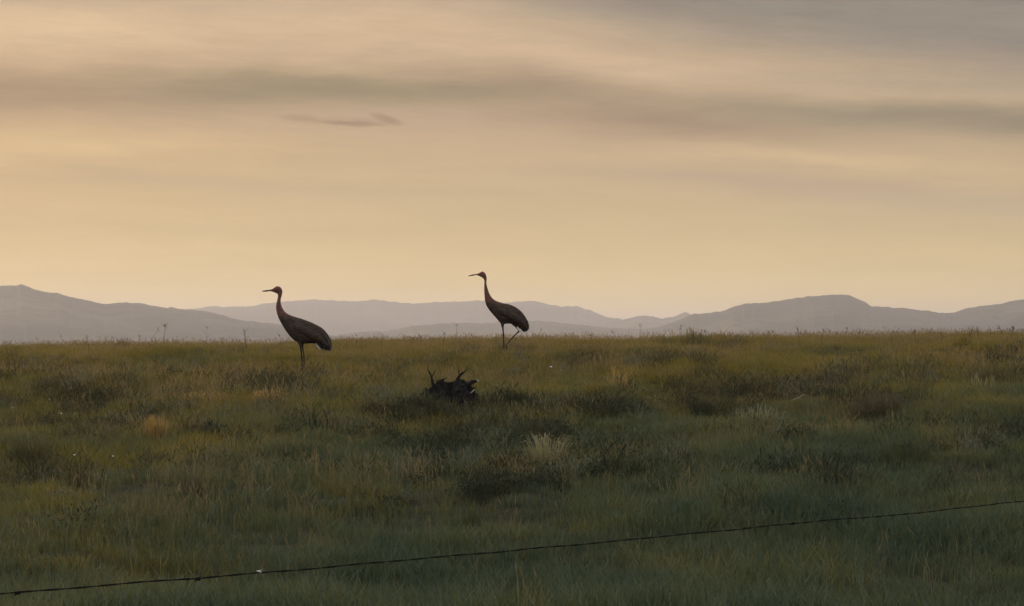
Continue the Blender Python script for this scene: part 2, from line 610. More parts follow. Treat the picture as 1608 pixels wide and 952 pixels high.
def scatter(name, srcs, pts, scl, which, label_mat):
    """one stuff object whose clumps geometry nodes set out on given points"""
    me = bpy.data.meshes.new(name)
    me.vertices.add(len(pts))
    me.vertices.foreach_set('co', np.asarray(pts, np.float32).ravel())
    for nm, ty, val in (('scl', 'FLOAT', scl), ('which', 'INT', which), ('rot', 'FLOAT', rng.uniform(0, 6.283, len(pts)))):
        at_ = me.attributes.new(nm, ty, 'POINT')
        at_.data.foreach_set('value', np.asarray(val, np.int32 if ty == 'INT' else np.float32))
    o = bpy.data.objects.new(name, me)
    C.objects.link(o)
    col_ = bpy.data.collections.new(name + '_sources')
    for i, (sm, mm) in enumerate(srcs):
        so = bpy.data.objects.new('%s_clump_%02d' % (name, i), sm)
        if not sm.materials:
            sm.materials.append(mm)
        col_.objects.link(so)
    g = bpy.data.node_groups.new(name, 'GeometryNodeTree')
    g.interface.new_socket('Geometry', in_out='INPUT', socket_type='NodeSocketGeometry')
    g.interface.new_socket('Geometry', in_out='OUTPUT', socket_type='NodeSocketGeometry')
    N = g.nodes.new
    gi, go = N('NodeGroupInput'), N('NodeGroupOutput')
    ci = N('GeometryNodeCollectionInfo')
    ci.inputs['Collection'].default_value = col_
    ci.inputs['Separate Children'].default_value = True
    ci.inputs['Reset Children'].default_value = True
    iop = N('GeometryNodeInstanceOnPoints')
    iop.inputs['Pick Instance'].default_value = True

    def attr(nm, ty):
        a = N('GeometryNodeInputNamedAttribute')
        a.data_type = ty
        a.inputs['Name'].default_value = nm
        return [s for s in a.outputs if s.enabled][0]
    cx = N('ShaderNodeCombineXYZ')
    L = g.links.new
    L(attr('rot', 'FLOAT'), cx.inputs[2])
    L(gi.outputs[0], iop.inputs['Points'])
    L(ci.outputs[0], iop.inputs['Instance'])
    L(attr('which', 'INT'), iop.inputs['Instance Index'])
    L(cx.outputs[0], iop.inputs['Rotation'])
    L(attr('scl', 'FLOAT'), iop.inputs['Scale'])
    L(iop.outputs[0], go.inputs[0])
    md = o.modifiers.new('scatter', 'NODES')
    md.node_group = g
    tag(o, kind='stuff')
    return o


def field_points(n, d0, d1, margin=2.2):
    # uniform over the visible wedge of the slope and a margin to either side
    d = np.sqrt(rng.uniform(d0 ** 2, d1 ** 2, n))
    x = rng.uniform(-1, 1, n) * (0.178 * d + margin)
    return x, d


def bare(x, d):
    """dark soil bared in place of shade in front of the stump, thinning out at its rim"""
    c = foot(722, 655)
    e = ((x - c.x) / .62) ** 2 + ((d - c.y) / 1.15) ** 2
    return rng.random(len(x)) < np.clip(e * 1.1 - .25, .06, 1)


x, d = field_points(62000, 11.5, 60)
thick = vnoise(x * 0.6, d * 0.45, 21) * .6 + vnoise(x * 1.7, d * 1.2, 22) * .4
keep = rng.random(len(x)) < np.clip(.5 + (thick - .33) * 3.0, .45, 1)
keep &= bare(x, d)
x, d, thick = x[keep], d[keep], thick[keep]
scl = (0.45 + 1.15 * thick) * rng.uniform(.7, 1.25, len(x)) * (1 - .38 * np.clip((d - 37) / 4, 0, 1))
which = rng.integers(0, 5, len(x))
srcs = [(clump('green_clump', 46, .15, .06, .15, .0032, .8, 11), green), (clump('green_clump', 46, .15, .05, .13, .0035, 1.0, 12), green),
        (clump('green_clump', 50, .17, .05, .17, .003, .7, 13), green), (clump('green_clump', 40, .13, .08, .18, .003, .6, 14), green),
        (clump('green_clump', 54, .18, .04, .10, .0035, 1.1, 15), green)]
g_o = scatter('grass', srcs, np.stack([x, d, ground(x, d)], -1), scl, which, None)
g_o['label'] = 'green grass growing all over the slope'

x, d = field_points(30000, 11.5, 58)
pat = vnoise(x * 0.5, d * 0.5, 31) * .55 + vnoise(x * 1.6, d * 1.3, 32) * .45
pat = pat + np.clip((d - 24) / 16, 0, 1) * .30 - .13 + np.where((x < -1.2) & (d < 30), .10, 0)
keep = rng.random(len(x)) < np.clip((pat - .44) * 2.6, .015, 1)
keep &= bare(x, d)
x, d, pat = x[keep], d[keep], pat[keep]
# a denser fringe of seeding stems along the brow
xb = rng.uniform(-13, 13, 5200)
db = rng.uniform(41.5, 50.5, 5200)
kb = rng.random(5200) < np.clip(vnoise(xb * .7, db * .5, 77) * 1.4 - .15 + np.clip(xb / 30, -.1, .3), .1, 1)
x, d, pat = np.append(x, xb[kb]), np.append(d, db[kb]), np.append(pat, .6 + .5 * vnoise(xb * 1.3, db, 78)[kb])
scl = (0.7 + 0.5 * pat) * rng.uniform(.65, 1.25, len(x)) * (1 - .38 * np.clip((d - 37) / 4, 0, 1))
which = rng.integers(0, 4, len(x))
srcs = [(clump('dry_clump', 10, .12, .10, .24, .0022, .45, 41, heads=.5), straw), (clump('dry_clump', 7, .10, .14, .28, .002, .4, 42, heads=.7), straw),
        (clump('dry_clump', 14, .14, .07, .18, .0025, .8, 43, heads=.2), straw), (clump('dry_clump', 8, .09, .12, .22, .0022, .6, 44, heads=.4), straw)]
d_o = scatter('dry_grass', srcs, np.stack([x, d, ground(x, d)], -1), scl, which, None)
d_o['label'] = 'dry straw coloured grass stems scattered through the slope'

# broad-leaved ground cover: dock, yarrow and sage clumps among the grass
def leafclump(name, n, radius, h0, h1, lw, seed):
    """a bushy forb: small leaves through a low uneven dome, a few bare tips above"""
    rr = random.Random(seed)
    b = TB()
    lobes = [(rr.uniform(-.6, .6) * radius, rr.uniform(-.6, .6) * radius, rr.uniform(.45, 1.0)) for _ in range(5)]
    for i in range(n):
        lx, ly, lh = rr.choice(lobes)
        a, q_ = rr.uniform(0, 6.283), radius * .6 * math.sqrt(rr.random())
        x, y = lx + q_ * math.cos(a), ly + q_ * math.sin(a)
        top_ = h1 * lh * math.sqrt(max(0, 1 - (q_ / (radius * .62)) ** 2)) + h0 * .4
        z = top_ * rr.uniform(.15, 1.0) ** .6
        L_ = rr.uniform(.018, .045)
        th = rr.uniform(0, 6.283)
        ux, uy, uz = math.cos(th) * .6, math.sin(th) * .6, rr.uniform(.1, 1.0)
        ww = lw * rr.uniform(.6, 1.3)
        b.blade([(x, y, z), (x + ux * L_ * .5, y + uy * L_ * .5, z + uz * L_ * .5), (x + ux * L_, y + uy * L_, z + uz * L_ * .9)], (ww * .3, ww, ww * .1), (-uy, ux, rr.uniform(-.5, .5)))
    for i in range(8):
        x, y = rr.uniform(-.6, .6) * radius, rr.uniform(-.6, .6) * radius
        h = h1 * rr.uniform(.8, 1.5)
        b.blade([(x, y, 0), (x * 1.15, y * 1.15, h * .6), (x * 1.4, y * 1.4, h)], (.003, .0025, .001), (1, .2, 0))
    return b.mesh(name, False)


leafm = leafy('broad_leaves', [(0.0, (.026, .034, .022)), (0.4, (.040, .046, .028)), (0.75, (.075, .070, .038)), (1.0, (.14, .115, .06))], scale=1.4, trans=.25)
sagem = leafy('sage_leaves', [(0.0, (.10, .115, .085)), (0.5, (.17, .175, .13)), (1.0, (.25, .22, .15))], scale=1.4, trans=.25)
x, d = field_points(15000, 12.5, 50)
pat = vnoise(x * 0.55, d * 0.42, 51) * .5 + vnoise(x * 1.9, d * 1.4, 52) * .5
mid = np.clip((d - 20) / 8, .0, 1) * np.clip((46 - d) / 6, .3, 1)
keep = rng.random(len(x)) < np.clip((pat - .45) * 3.4, .008, 1) * mid
x, d, pat = x[keep], d[keep], pat[keep]
scl = (0.40 + 0.75 * pat) * rng.uniform(.5, 1.3, len(x)) * (1 - .35 * np.clip((d - 37) / 4, 0, 1))
which = rng.choice([0, 1, 2, 3, 4], len(x), p=[.28, .26, .22, .14, .10])
# low dark leaf clumps laid in strips, standing in for shadow bands on the slope
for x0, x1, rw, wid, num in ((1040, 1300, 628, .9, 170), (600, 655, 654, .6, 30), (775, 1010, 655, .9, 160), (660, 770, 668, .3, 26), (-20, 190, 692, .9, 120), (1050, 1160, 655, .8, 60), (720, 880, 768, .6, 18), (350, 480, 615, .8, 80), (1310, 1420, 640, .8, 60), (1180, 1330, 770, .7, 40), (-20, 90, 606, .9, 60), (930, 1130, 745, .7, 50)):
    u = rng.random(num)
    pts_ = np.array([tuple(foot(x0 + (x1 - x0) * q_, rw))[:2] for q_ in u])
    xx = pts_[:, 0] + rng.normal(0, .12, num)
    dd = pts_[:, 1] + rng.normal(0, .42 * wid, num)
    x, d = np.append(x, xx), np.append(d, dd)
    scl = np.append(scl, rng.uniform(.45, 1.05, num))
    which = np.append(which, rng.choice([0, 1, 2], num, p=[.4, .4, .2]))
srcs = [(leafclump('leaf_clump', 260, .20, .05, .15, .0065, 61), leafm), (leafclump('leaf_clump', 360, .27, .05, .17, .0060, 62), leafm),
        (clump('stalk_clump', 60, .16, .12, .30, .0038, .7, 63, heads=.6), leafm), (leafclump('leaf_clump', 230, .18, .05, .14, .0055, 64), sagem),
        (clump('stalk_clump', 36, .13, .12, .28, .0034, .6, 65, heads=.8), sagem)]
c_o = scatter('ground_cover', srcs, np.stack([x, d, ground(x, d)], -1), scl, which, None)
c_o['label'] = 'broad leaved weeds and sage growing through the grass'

# ------------------------------------------------------------------ cranes
def crane_mats():
    m, t = mat('crane_plumage')
    co = t.n('ShaderNodeTexCoord').outputs['Object']
    at_ = t.n('ShaderNodeAttribute', attribute_name='zone')
    zr = t.n('ShaderNodeSeparateColor')
    t.put(zr.inputs[0], at_.outputs['Color'])
    mp = t.n('ShaderNodeMapping')
    t.put(mp.inputs[0], co)
    mp.inputs['Scale'].default_value = (16, 40, 40)
    mp.inputs['Rotation'].default_value = (0, R(-35), 0)
    nz = t.noise(mp.outputs[0], 1.0, 5.0, .6)
    grey = t.mix(t.step(nz, .3, .7), (.038, .027, .022), (.085, .060, .047))
    rust = t.mix(t.step(nz, .3, .7), (.14, .058, .048), (.21, .10, .084))
    c = t.mix(zr.outputs[0], grey, rust)
    c = t.mix(zr.outputs[1], c, (.035, .030, .028))
    c = t.mix(zr.outputs[2], c, (.42, .05, .045))
    finish(t, principled(t, c, .9, .06, bump(t, nz, .7, .012)))
    p = plain('plume_feathers', (.07, .058, .048), (.15, .12, .10), 30, .8, .4)
    wt = plain('pale_under_feathers', (.50, .46, .40), (.62, .58, .52), 30, .8, .3)
    e = plain('eye_gloss', (.35, .12, .02), (.02, .01, .01), 60, .15, 0, .5)
    return m, p, wt, e


CM = crane_mats()


def crane(name, d, secs, legs, f_row, f_px, wing, plumes, eye_px, label, pale):
    """side outline given section by section (lower, upper photo points), swelled to its real width"""
    s = d / F
    o = at(f_px, f_row, d)
    o.z = gz(o.x, o.y)
    sh = at(f_px, f_row, d).z - o.z          # small shift so that the feet meet the slope

    def P(px, row, y=0.0):
        return Vector(((px - f_px) * s, y, (f_row - row) * s + sh))
    root = empty('sandhill_crane', o)
    tag(root, label, 'crane', 'two cranes in the field')
    b = TB()
    # trunk, neck, head and bill as one loft; sections refined by Catmull-Rom
    arr = np.array([(lo[0], lo[1], hi[0], hi[1], w_) for lo, hi, w_ in secs], float)
    n = len(arr)
    out_ = []
    for i in range(n - 1):
        p0, p1, p2, p3 = arr[max(i - 1, 0)], arr[i], arr[i + 1], arr[min(i + 2, n - 1)]
        for u in (0, .25, .5, .75):
            out_.append(.5 * ((2 * p1) + (-p0 + p2) * u + (2 * p0 - 5 * p1 + 4 * p2 - p3) * u * u + (-p0 + 3 * p1 - 3 * p2 + p3) * u ** 3))
    out_.append(arr[-1])
    seg = 20
    base = len(b.v)
    for r in out_:
        lo, hi = P(r[0], r[1]), P(r[2], r[3])
        c, ax = (lo + hi) / 2, (hi - lo) / 2
        hw = max(ax.length * r[4], .002)
        for k_ in range(seg):
            a = 2 * math.pi * k_ / seg
            b.v.append(c + ax * math.cos(a) + Vector((0, hw * math.sin(a), 0)))
    for i in range(len(out_) - 1):
        for k_ in range(seg):
            k2 = (k_ + 1) % seg
            b.f.append((base + i * seg + k_, base + i * seg + k2, base + (i + 1) * seg + k2, base + (i + 1) * seg + k_))
            b.mi.append(0)
    b.f.append(tuple(base + k_ for k_ in range(seg))[::-1])
    b.f.append(tuple(base + (len(out_) - 1) * seg + k_ for k_ in range(seg)))
    b.mi += [0, 0]
    # folded wings: long flat lens on either flank
    for sg in (1, -1):
        pts = [P(px, row, sg * yo * 1.0) for px, row, yo, r in wing]
        b.tube(pts, [r for *_, r in wing], 12)
    # legs: thigh, shank with its backward heel joint, slender foot, three front toes and one behind
    for leg in legs:
        pts = [P(px, row, y) for px, row, y, r in leg]
        b.tube(pts, [r for *_, r in leg], 10)
        e = pts[-1]
        for ang, ln in ((-32, .085), (0, .10), (32, .085), (180, .035)):
            dv = Vector((-math.cos(R(ang)), math.sin(R(ang)), 0))
            b.tube([e + Vector((0, 0, .006)), e + dv * ln * .5 + Vector((0, 0, .007)), e + dv * ln + Vector((0, 0, .002))], [.0075, .006, .003], 6)
    raw = b.mesh('body')
    tmp = bpy.data.objects.new('body', raw)
    C.objects.link(tmp)
    md = tmp.modifiers.new('fuse', 'REMESH')
    md.mode = 'VOXEL'
    md.voxel_size = .0042
    md.use_smooth_shade = True
    sm = tmp.modifiers.new('soften', 'SMOOTH')
    sm.factor = .4
    sm.iterations = 3
    dg = bpy.context.evaluated_depsgraph_get()
    dg.update()
    me = bpy.data.meshes.new_from_object(tmp.evaluated_get(dg))
    bpy.data.objects.remove(tmp)
    me.name = 'body'
    # colour zones by anatomy: R rusty neck and face, G bill and legs, B bare red brow
    co = np.empty(len(me.vertices) * 3, np.float32)
    me.vertices.foreach_get('co', co)
    co = co.reshape(-1, 3)
    pxs, rows = co[:, 0] / s + f_px, f_row - (co[:, 2] - sh) / s
    nb = arr[[i for i in range(n) if secs[i][2] >= 0]]
    zc = np.zeros((len(co), 4), np.float32)
    zc[:, 3] = 1
    neck_row, bill_px, leg_row, eye_r = wing_zone[name]
    zc[:, 0] = np.clip((neck_row - rows) / 12.0, 0, 1) * np.clip((neck_row - rows + 18 - (pxs - eye_px[0]) * .25) / 10, 0, 1)
    zc[:, 1] = np.maximum(np.clip((bill_px - pxs) / 1.0 + .5, 0, 1), np.clip((rows - leg_row) / 2, 0, 1))
    br = np.exp(-(((pxs - eye_px[0] + .5) / 4.0) ** 2 + ((rows - eye_px[1] + 2.2) / 1.9) ** 2) ** 2)
    zc[:, 2] = np.clip(br * (1 - zc[:, 1]), 0, 1) * .35
    ca = me.color_attributes.new('zone', 'FLOAT_COLOR', 'POINT')
    ca.data.foreach_set('color', zc.ravel())
    me.materials.clear()
    link('body', me, CM[0], root)
    # drooping plumes over the tail
    pb = TB()
    rr = random.Random(len(label))
    for (x0, y0, x1, y1, x2, y2) in plumes:
        for k_ in range(5):
            yo = rr.uniform(-.06, .06)
            j = lambda: rr.uniform(-1.9, 1.9)
            pb.blade([P(x0 + j(), y0 + j(), yo), P((x0 + x1) / 2 + j(), (y0 + y1) / 2, yo * 1.1), P(x1 + j(), y1 + j(), yo * 1.1), P(x2 + j(), y2 + j() + 1.2, yo)],
                     (.006, .013, .010, .002), (.35, .9, .1 * j()))
    link('plume', pb.mesh('plume'), CM[1], root)
    if pale:
        qb = TB()
        for (x0, y0, x1, y1) in pale:
            for k_ in range(4):
                yo = rr.uniform(-.10, -.03)
                j = lambda: rr.uniform(-1.0, 1.0)
                qb.blade([P(x0 + j(), y0 + j(), yo), P((x0 + x1) / 2 + j(), (y0 + y1) / 2 + j(), yo), P(x1 + j(), y1 + j(), yo)], (.008, .014, .004), (.8, .5, .3 * j()))
        po = link('under_tail_feathers', qb.mesh('under_tail_feathers'), CM[2], root)
        po['label'] = 'pale tuft of feathers under the tail'
    for sg in (1, -1):
        bm = bmesh.new()
        bmesh.ops.create_uvsphere(bm, u_segments=12, v_segments=8, radius=.0065)
        em = bpy.data.meshes.new('eye')
        bm.to_mesh(em)
        bm.free()
        eo = link('eye', em, CM[3], root)
        eo.location = P(eye_px[0], eye_px[1], sg * .0195)
    return root


# anatomy limits per bird: neck end row, bill start column, bare leg row, eye row
wing_zone = {'near': (502, 426.0, 543, 454), 'far': (481, 749.3, 515, 430)}
near_secs = [
    ((511, 550), (519, 550.5), .5), ((503, 546.5), (521, 543), .55), ((496, 540.5), (518, 530.5), .62), ((487, 539.5), (508.5, 517.5), .68),
    ((478, 540), (497.5, 510.5), .72), ((468, 538), (485.5, 505), .74), ((458.5, 531.5), (473, 500.5), .72), ((450.8, 522.5), (463, 497.5), .68),
    ((444, 512), (455, 494.5), .64), ((438.5, 502), (449, 491), .66), ((435, 492.5), (445.4, 487), .75), ((433.4, 483.5), (442.4, 481.3), .85),
    ((434.2, 476), (440.8, 475), .9), ((435.6, 470), (441, 469.4), .9), ((436.4, 464.8), (442.7, 463.3), .85), ((435.5, 461.6), (443.4, 457), .72),
    ((432, 460), (440.5, 451.3), .68), ((428.6, 458.6), (434.5, 449.6), .66), ((425.7, 457.7), (428.6, 453.4), .75), ((424, 457.4), (424.5, 454.9), .8),
    ((418, 458.3), (418, 455.7), .8), ((411, 458.2), (411, 456.9), .9)]
near_legs = [
    [(471, 531, -.035, .045), (471.5, 538, -.04, .030), (472.5, 545, -.04, .014), (473.8, 556, -.04, .0105), (474.2, 560, -.04, .0125), (474.8, 566, -.04, .009), (475.6, 592, -.04, .0085)],
    [(473.5, 531, .035, .045), (474, 538, .04, .028), (474.8, 545, .04, .012), (476.6, 556, .04, .0085), (477.0, 560, .04, .0105), (477.2, 566, .04, .0075), (477.6, 592, .04, .0075)]]
crane('near', 38.5, near_secs, near_legs, 592, 476,
      [(455, 509, .035, .02), (467, 514, .075, .05), (482, 521, .085, .06), (497, 529, .075, .055), (509, 538, .05, .035), (516, 546, .03, .014)],
      [(497, 520, 514, 532, 521, 551), (490, 520, 510, 536, 518, 553), (493, 526, 508, 540, 512, 553), (486, 528, 502, 540, 508, 551), (500, 517, 517, 530, 523, 546)],
      (433, 454), 'nearer crane with rusty neck standing on straight legs in the grass, bill pointing left', [(496, 540, 503.5, 549)])

far_secs = [
    ((822, 521.5), (828, 520), .5), ((816.5, 517), (831, 513.5), .55), ((811.5, 513), (829, 505), .62), ((805.5, 509.8), (824, 496), .68),
    ((799, 508.4), (817.5, 488.2), .72), ((793, 509), (809, 482), .74), ((786.8, 508.5), (799.5, 478), .74), ((779.8, 500.6), (790, 476.3), .72),
    ((773, 493), (783, 474), .68), ((767.2, 485.6), (777.3, 471.6), .64), ((763.4, 479), (772.8, 467.8), .66), ((761.4, 471), (769.2, 462.5), .72),
    ((760.6, 462), (766.9, 456.8), .8), ((760.2, 454), (765.2, 451), .85), ((760.4, 446), (763.8, 444.5), .9), ((760.5, 441), (764.3, 439.5), .9),
    ((759, 437.6), (763.9, 434.4), .75), ((755.7, 435.2), (762, 429.4), .68), ((752.5, 433.7), (757.5, 426.5), .66), ((749.6, 432.6), (751.8, 429.2), .75),
    ((747.8, 432.2), (748.2, 430.3), .8), ((742, 433.4), (742, 431.1), .8), ((735.3, 434.4), (735.3, 433.1), .9)]
far_legs = [
    [(790, 502, -.035, .045), (789, 509, -.04, .026), (789.6, 515, -.04, .013), (790.4, 522, -.04, .0105), (790.6, 526, -.04, .0125), (790.8, 531, -.04, .0095), (791.5, 555, -.04, .009)],
    [(803, 502, .03, .045), (807.5, 509, .035, .030), (811.5, 513.5, .04, .017), (814.6, 518.3, .04, .0125), (814.8, 520.2, .04, .0125), (811, 524.2, .04, .010), (801.5, 533.6, .04, .009), (796, 542, .04, .008), (794, 550, .04, .008)]]
crane('far', 41.6, far_secs, far_legs, 555, 791,
      [(777, 483, .035, .02), (787, 489, .075, .05), (800, 494, .085, .06), (813, 502, .075, .052), (822, 510, .05, .032), (826, 516, .03, .012)],
      [(808, 494, 824, 504, 829, 520), (802, 494, 820, 506, 826, 522), (805, 500, 819, 510, 822, 521), (812, 492, 827, 503, 831, 517)],
      (756, 431), 'farther crane at the crest with one leg bent, striding, bill pointing left', [(812, 513, 818.5, 523), (816, 516, 823, 524)])

# ------------------------------------------------------------------ fence wire
wm = plain('weathered_wire', (.008, .007, .006), (.022, .016, .012), 60, .8, .3, .1, 0.0)
gmz = plain('galvanised_barb', (.45, .44, .42), (.60, .59, .56), 80, .28, .1, .5, 1.0)
ctrl = [(-1500, 1010), (-700, 978), (0, 932), (134, 921.5), (309, 908), (403, 899.5), (537, 888), (694, 874.5), (795, 865), (859, 858.5), (960, 850.5), (1080, 838.5), (1230, 823), (1401, 809), (1608, 787)]
pA, pB = Vector((-1.2060, 6.84, 0)), Vector((1.904, 10.8, 0))
wp = []
for px, row in ctrl[2:]:
    # the fence runs in one vertical plane; where a sight line meets that plane is where the wire hangs
    kx = (px - 804.0) / F
    n_ = (pB - pA)
    # pA + t n = (kx*y, y)
    t_ = (kx * pA.y - pA.x) / (n_.x - kx * n_.y)
    y_ = pA.y + t_ * n_.y
    wp.append(Vector((kx * y_, y_, EYE + (HOR - row) / F * y_)))
d0 = (wp[0] - wp[3]).normalized()
d1 = (wp[-1] - wp[-4]).normalized()
wp = [wp[0] + d0 * 6 + Vector((0, 0, .05)), wp[0] + d0 * 2] + wp + [wp[-1] + d1 * 2, wp[-1] + d1 * 14 + Vector((0, 0, -.02))]


def dense(pts, n_per):
    o_ = []
    for i in range(len(pts) - 1):
        L_ = (pts[i + 1] - pts[i]).length
        m_ = max(2, int(L_ / n_per))
        for k_ in range(m_):
            o_.append(pts[i].lerp(pts[i + 1], k_ / m_))
    o_.append(pts[-1])
    return o_


wl = dense(wp, .012)
wl = [p + Vector((0, 0, .0008 * math.sin(i * .19) + .0010 * math.sin(i * .071 + 1))) for i, p in enumerate(wl)]
wroot = empty('fence_wire', wp[5])
tag(wroot, 'dark twisted strand of barbed fence wire slanting across the foreground', 'fence wire')
off = Vector(wp[5])
for ph in (0, math.pi):
    b = TB()
    pts = []
    tdir = (wp[-3] - wp[3]).normalized()
    sdir = tdir.cross(Vector((0, 0, 1))).normalized()
    for i, p in enumerate(wl):
        a = i * .42 + ph
        pts.append(p - off + (sdir * math.cos(a) + Vector((0, 0, 1)) * math.sin(a)) * .0012)
    b.tube(pts, [.00145] * len(pts), 6)
    link('strand', b.mesh('strand'), wm, wroot)


def barb(px, row, m_, size, lab):
    kx = (px - 804.0) / F
    n_ = (pB - pA)
    t_ = (kx * pA.y - pA.x) / (n_.x - kx * n_.y)
    y_ = pA.y + t_ * n_.y
    c = Vector((kx * y_, y_, EYE + (HOR - row) / F * y_)) - off
    b = TB()
    tdir = (wp[-3] - wp[3]).normalized()
    sdir = tdir.cross(Vector((0, 0, 1))).normalized()
    coil = [c + tdir * (k_ / 24 - .5) * .012 + (sdir * math.cos(k_ * .8) + Vector((0, 0, 1)) * math.sin(k_ * .8)) * .0034 for k_ in range(25)]
    b.tube(coil, [.0013] * 25, 6)
    for v in ((.62, .1, .55), (-.45, -.1, -.4), (.15, -.95, .1), (-.1, .95, -.2)):
        e = Vector(v).normalized() * size
        b.tube([c, c + e * .6, c + e], [.0016, .0014, .0004], 6)
    o = link('barb', b.mesh('barb'), m_, wroot)
    o['label'] = lab
    return c


c = barb(407, 898, gmz, .0095, 'shiny barb catching the light')
barb(311, 909, wm, .012, 'dull dark barb with a point hanging down')
barb(28, 931, wm, .010, 'dull dark barb at the left end')
barb(1245, 822, wm, .009, 'dull dark barb near the right end')

# ------------------------------------------------------------------ stump
sm_, t = mat('rotten_wood')
co = t.n('ShaderNodeTexCoord').outputs['Object']
mp = t.n('ShaderNodeMapping')
t.put(mp.inputs[0], co)
mp.inputs['Scale'].default_value = (14, 14, 3.5)
nz = t.noise(mp.outputs[0], 1.0, 6.0, .65)
finish(t, principled(t, t.ramp(nz, [(.3, (.008, .007, .007)), (.55, (.022, .018, .017)), (.8, (.055, .044, .038))]), .9, .15, bump(t, nz, .9, .03)))
glint_pale = plain('glint_pale_wood', (.34, .31, .27), (.55, .52, .47), 40, .7, .5)  # pale colour painted in for glints on the stump's right side
sp = foot(710, 644)
ss = sp.y / F * 1.15
b = TB()
rr = random.Random(3)
seg, rings = 72, 26
for r in range(rings):
    f = r / (rings - 1)                       # 0 at the soil, 1 at the middle of the top
    for k_ in range(seg):
        a = 2 * math.pi * k_ / seg
        ca_, sa_ = math.cos(a), math.sin(a)
        prof = 1 + .16 * math.sin(2 * a + 2.2) + .10 * math.sin(5 * a + .7) + .06 * math.sin(9 * a)
        rad = 46 * prof * (1 - f ** 2.6) * (1 - .26 * min(1, f * 2.2))
        px_ = ca_ * rad
        # uneven crown: high broken shoulder on the left, a dip, a longer shoulder running right
        crown = 36 + 10 * math.exp(-((px_ + 20) / 9) ** 2) + 4 * math.exp(-((px_ - 10) / 8) ** 2) - 9 * max(0, (px_ - 16) / 24)
        zz = -8 + (crown + 8) * (1 - (1 - f) ** 1.7)
        nv_ = Vector((px_ * .07, sa_ * rad * .07, zz * .05 + 3))
        nn = noise.noise(nv_) * 7.0 + noise.noise(nv_ * 2.7) * 4.5 + noise.noise(nv_ * 6.5) * 2.2
        b.v.append(Vector((px_ + ca_ * nn, sa_ * (rad * .7 + nn), zz + nn * .55)) * ss)
for r in range(rings - 1):
    for k_ in range(seg):
        k2 = (k_ + 1) % seg
        b.f.append((r * seg + k_, r * seg + k2, (r + 1) * seg + k2, (r + 1) * seg + k_))
        b.mi.append(0)
b.f.append(tuple((rings - 1) * seg + k_ for k_ in range(seg)))
b.mi.append(0)
sroot = empty('tree_stump', sp)
tag(sroot, 'dark jagged rotten stump half sunk in the grass between the two cranes', 'stump')
link('trunk', b.mesh('trunk', False), sm_, sroot)


def splinter(pts, r, m_, nm='splinter', lab=None):
    b = TB()
    b.tube([Vector(p) * ss for p in pts], [q_ * ss for q_ in r], 6)
    o = link(nm, b.mesh(nm, False), m_, sroot)
    if lab: o['label'] = lab


for pts, rr_ in (([(-25, -4, 28), (-28, -5, 44), (-31, -5, 53)], [5, 2.6, .8]), ([(-29, -5, 46), (-33, -6, 54), (-33, -6, 60)], [1.2, 1.0, .5]), ([(-28, -5, 44), (-24, -5, 51), (-23, -5, 55)], [1.2, .9, .4]),
                 ([(-20, -4, 33), (-15, -5, 40), (-7, -5, 43)], [4, 2.5, .6]), ([(3, -4, 32), (9, -5, 44), (15, -5, 52)], [5, 3.4, 1.0]), ([(10, -5, 45), (19, -6, 53), (22, -6, 58)], [1.6, 1.2, .5]),
                 ([(10, -5, 44), (9, -6, 52), (8, -6, 57)], [1.4, 1.0, .5])):
    splinter(pts, [q_ * .62 for q_ in rr_], sm_)
for i in range(16):
    x0_ = rr.uniform(-34, 30)
    h0_ = 30 - abs(x0_) * .35
    lx_ = rr.uniform(-9, 9)
    splinter([(x0_, -8 + rr.uniform(-6, 4), h0_), (x0_ + lx_ * .5, -9, h0_ + rr.uniform(5, 8)), (x0_ + lx_, -9, h0_ + rr.uniform(10, 15))], [1.7, 1.1, .4], sm_)
splinter([(16, -10, 30), (28, -12, 38), (36, -13, 40)], [4, 3, .9], sm_)
splinter([(33.5, -15, 40.5), (36, -16, 39.5), (36.5, -16, 38)], [.6, .9, .4], glint_pale, lab='pale tip coloured as a glint at the right')
splinter([(26, -30, 23), (29, -31, 26), (31, -31, 28.5)], [.4, .8, .3], glint_pale, lab='pale strip coloured as a glint low on the right')
splinter([(-46, -14, 16), (-40, -16, 22), (-34, -16, 30)], [1.4, 1.8, .7], sm_)

# ------------------------------------------------------------------ tufts, weeds and flowers
straw2 = leafy('bleached_blades', [(0, (.18, .175, .11)), (.5, (.29, .27, .17)), (1, (.42, .36, .24))], trans=.4)
gold = leafy('golden_blades', [(0, (.20, .14, .06)), (.5, (.36, .24, .10)), (1, (.48, .32, .14))], trans=.45)
dusk = leafy('dusky_blades', [(0, (.020, .022, .015)), (.5, (.036, .034, .022)), (1, (.07, .058, .036))], trans=.2)  # dark blades; beside the stump their darkness stands in for shade
olive = leafy('olive_blades', [(0, (.06, .07, .035)), (.5, (.10, .10, .05)), (1, (.15, .13, .07))], trans=.4)
brown = leafy('brown_blades', [(0, (.08, .068, .045)), (.5, (.145, .12, .078)), (1, (.21, .17, .11))], trans=.35)


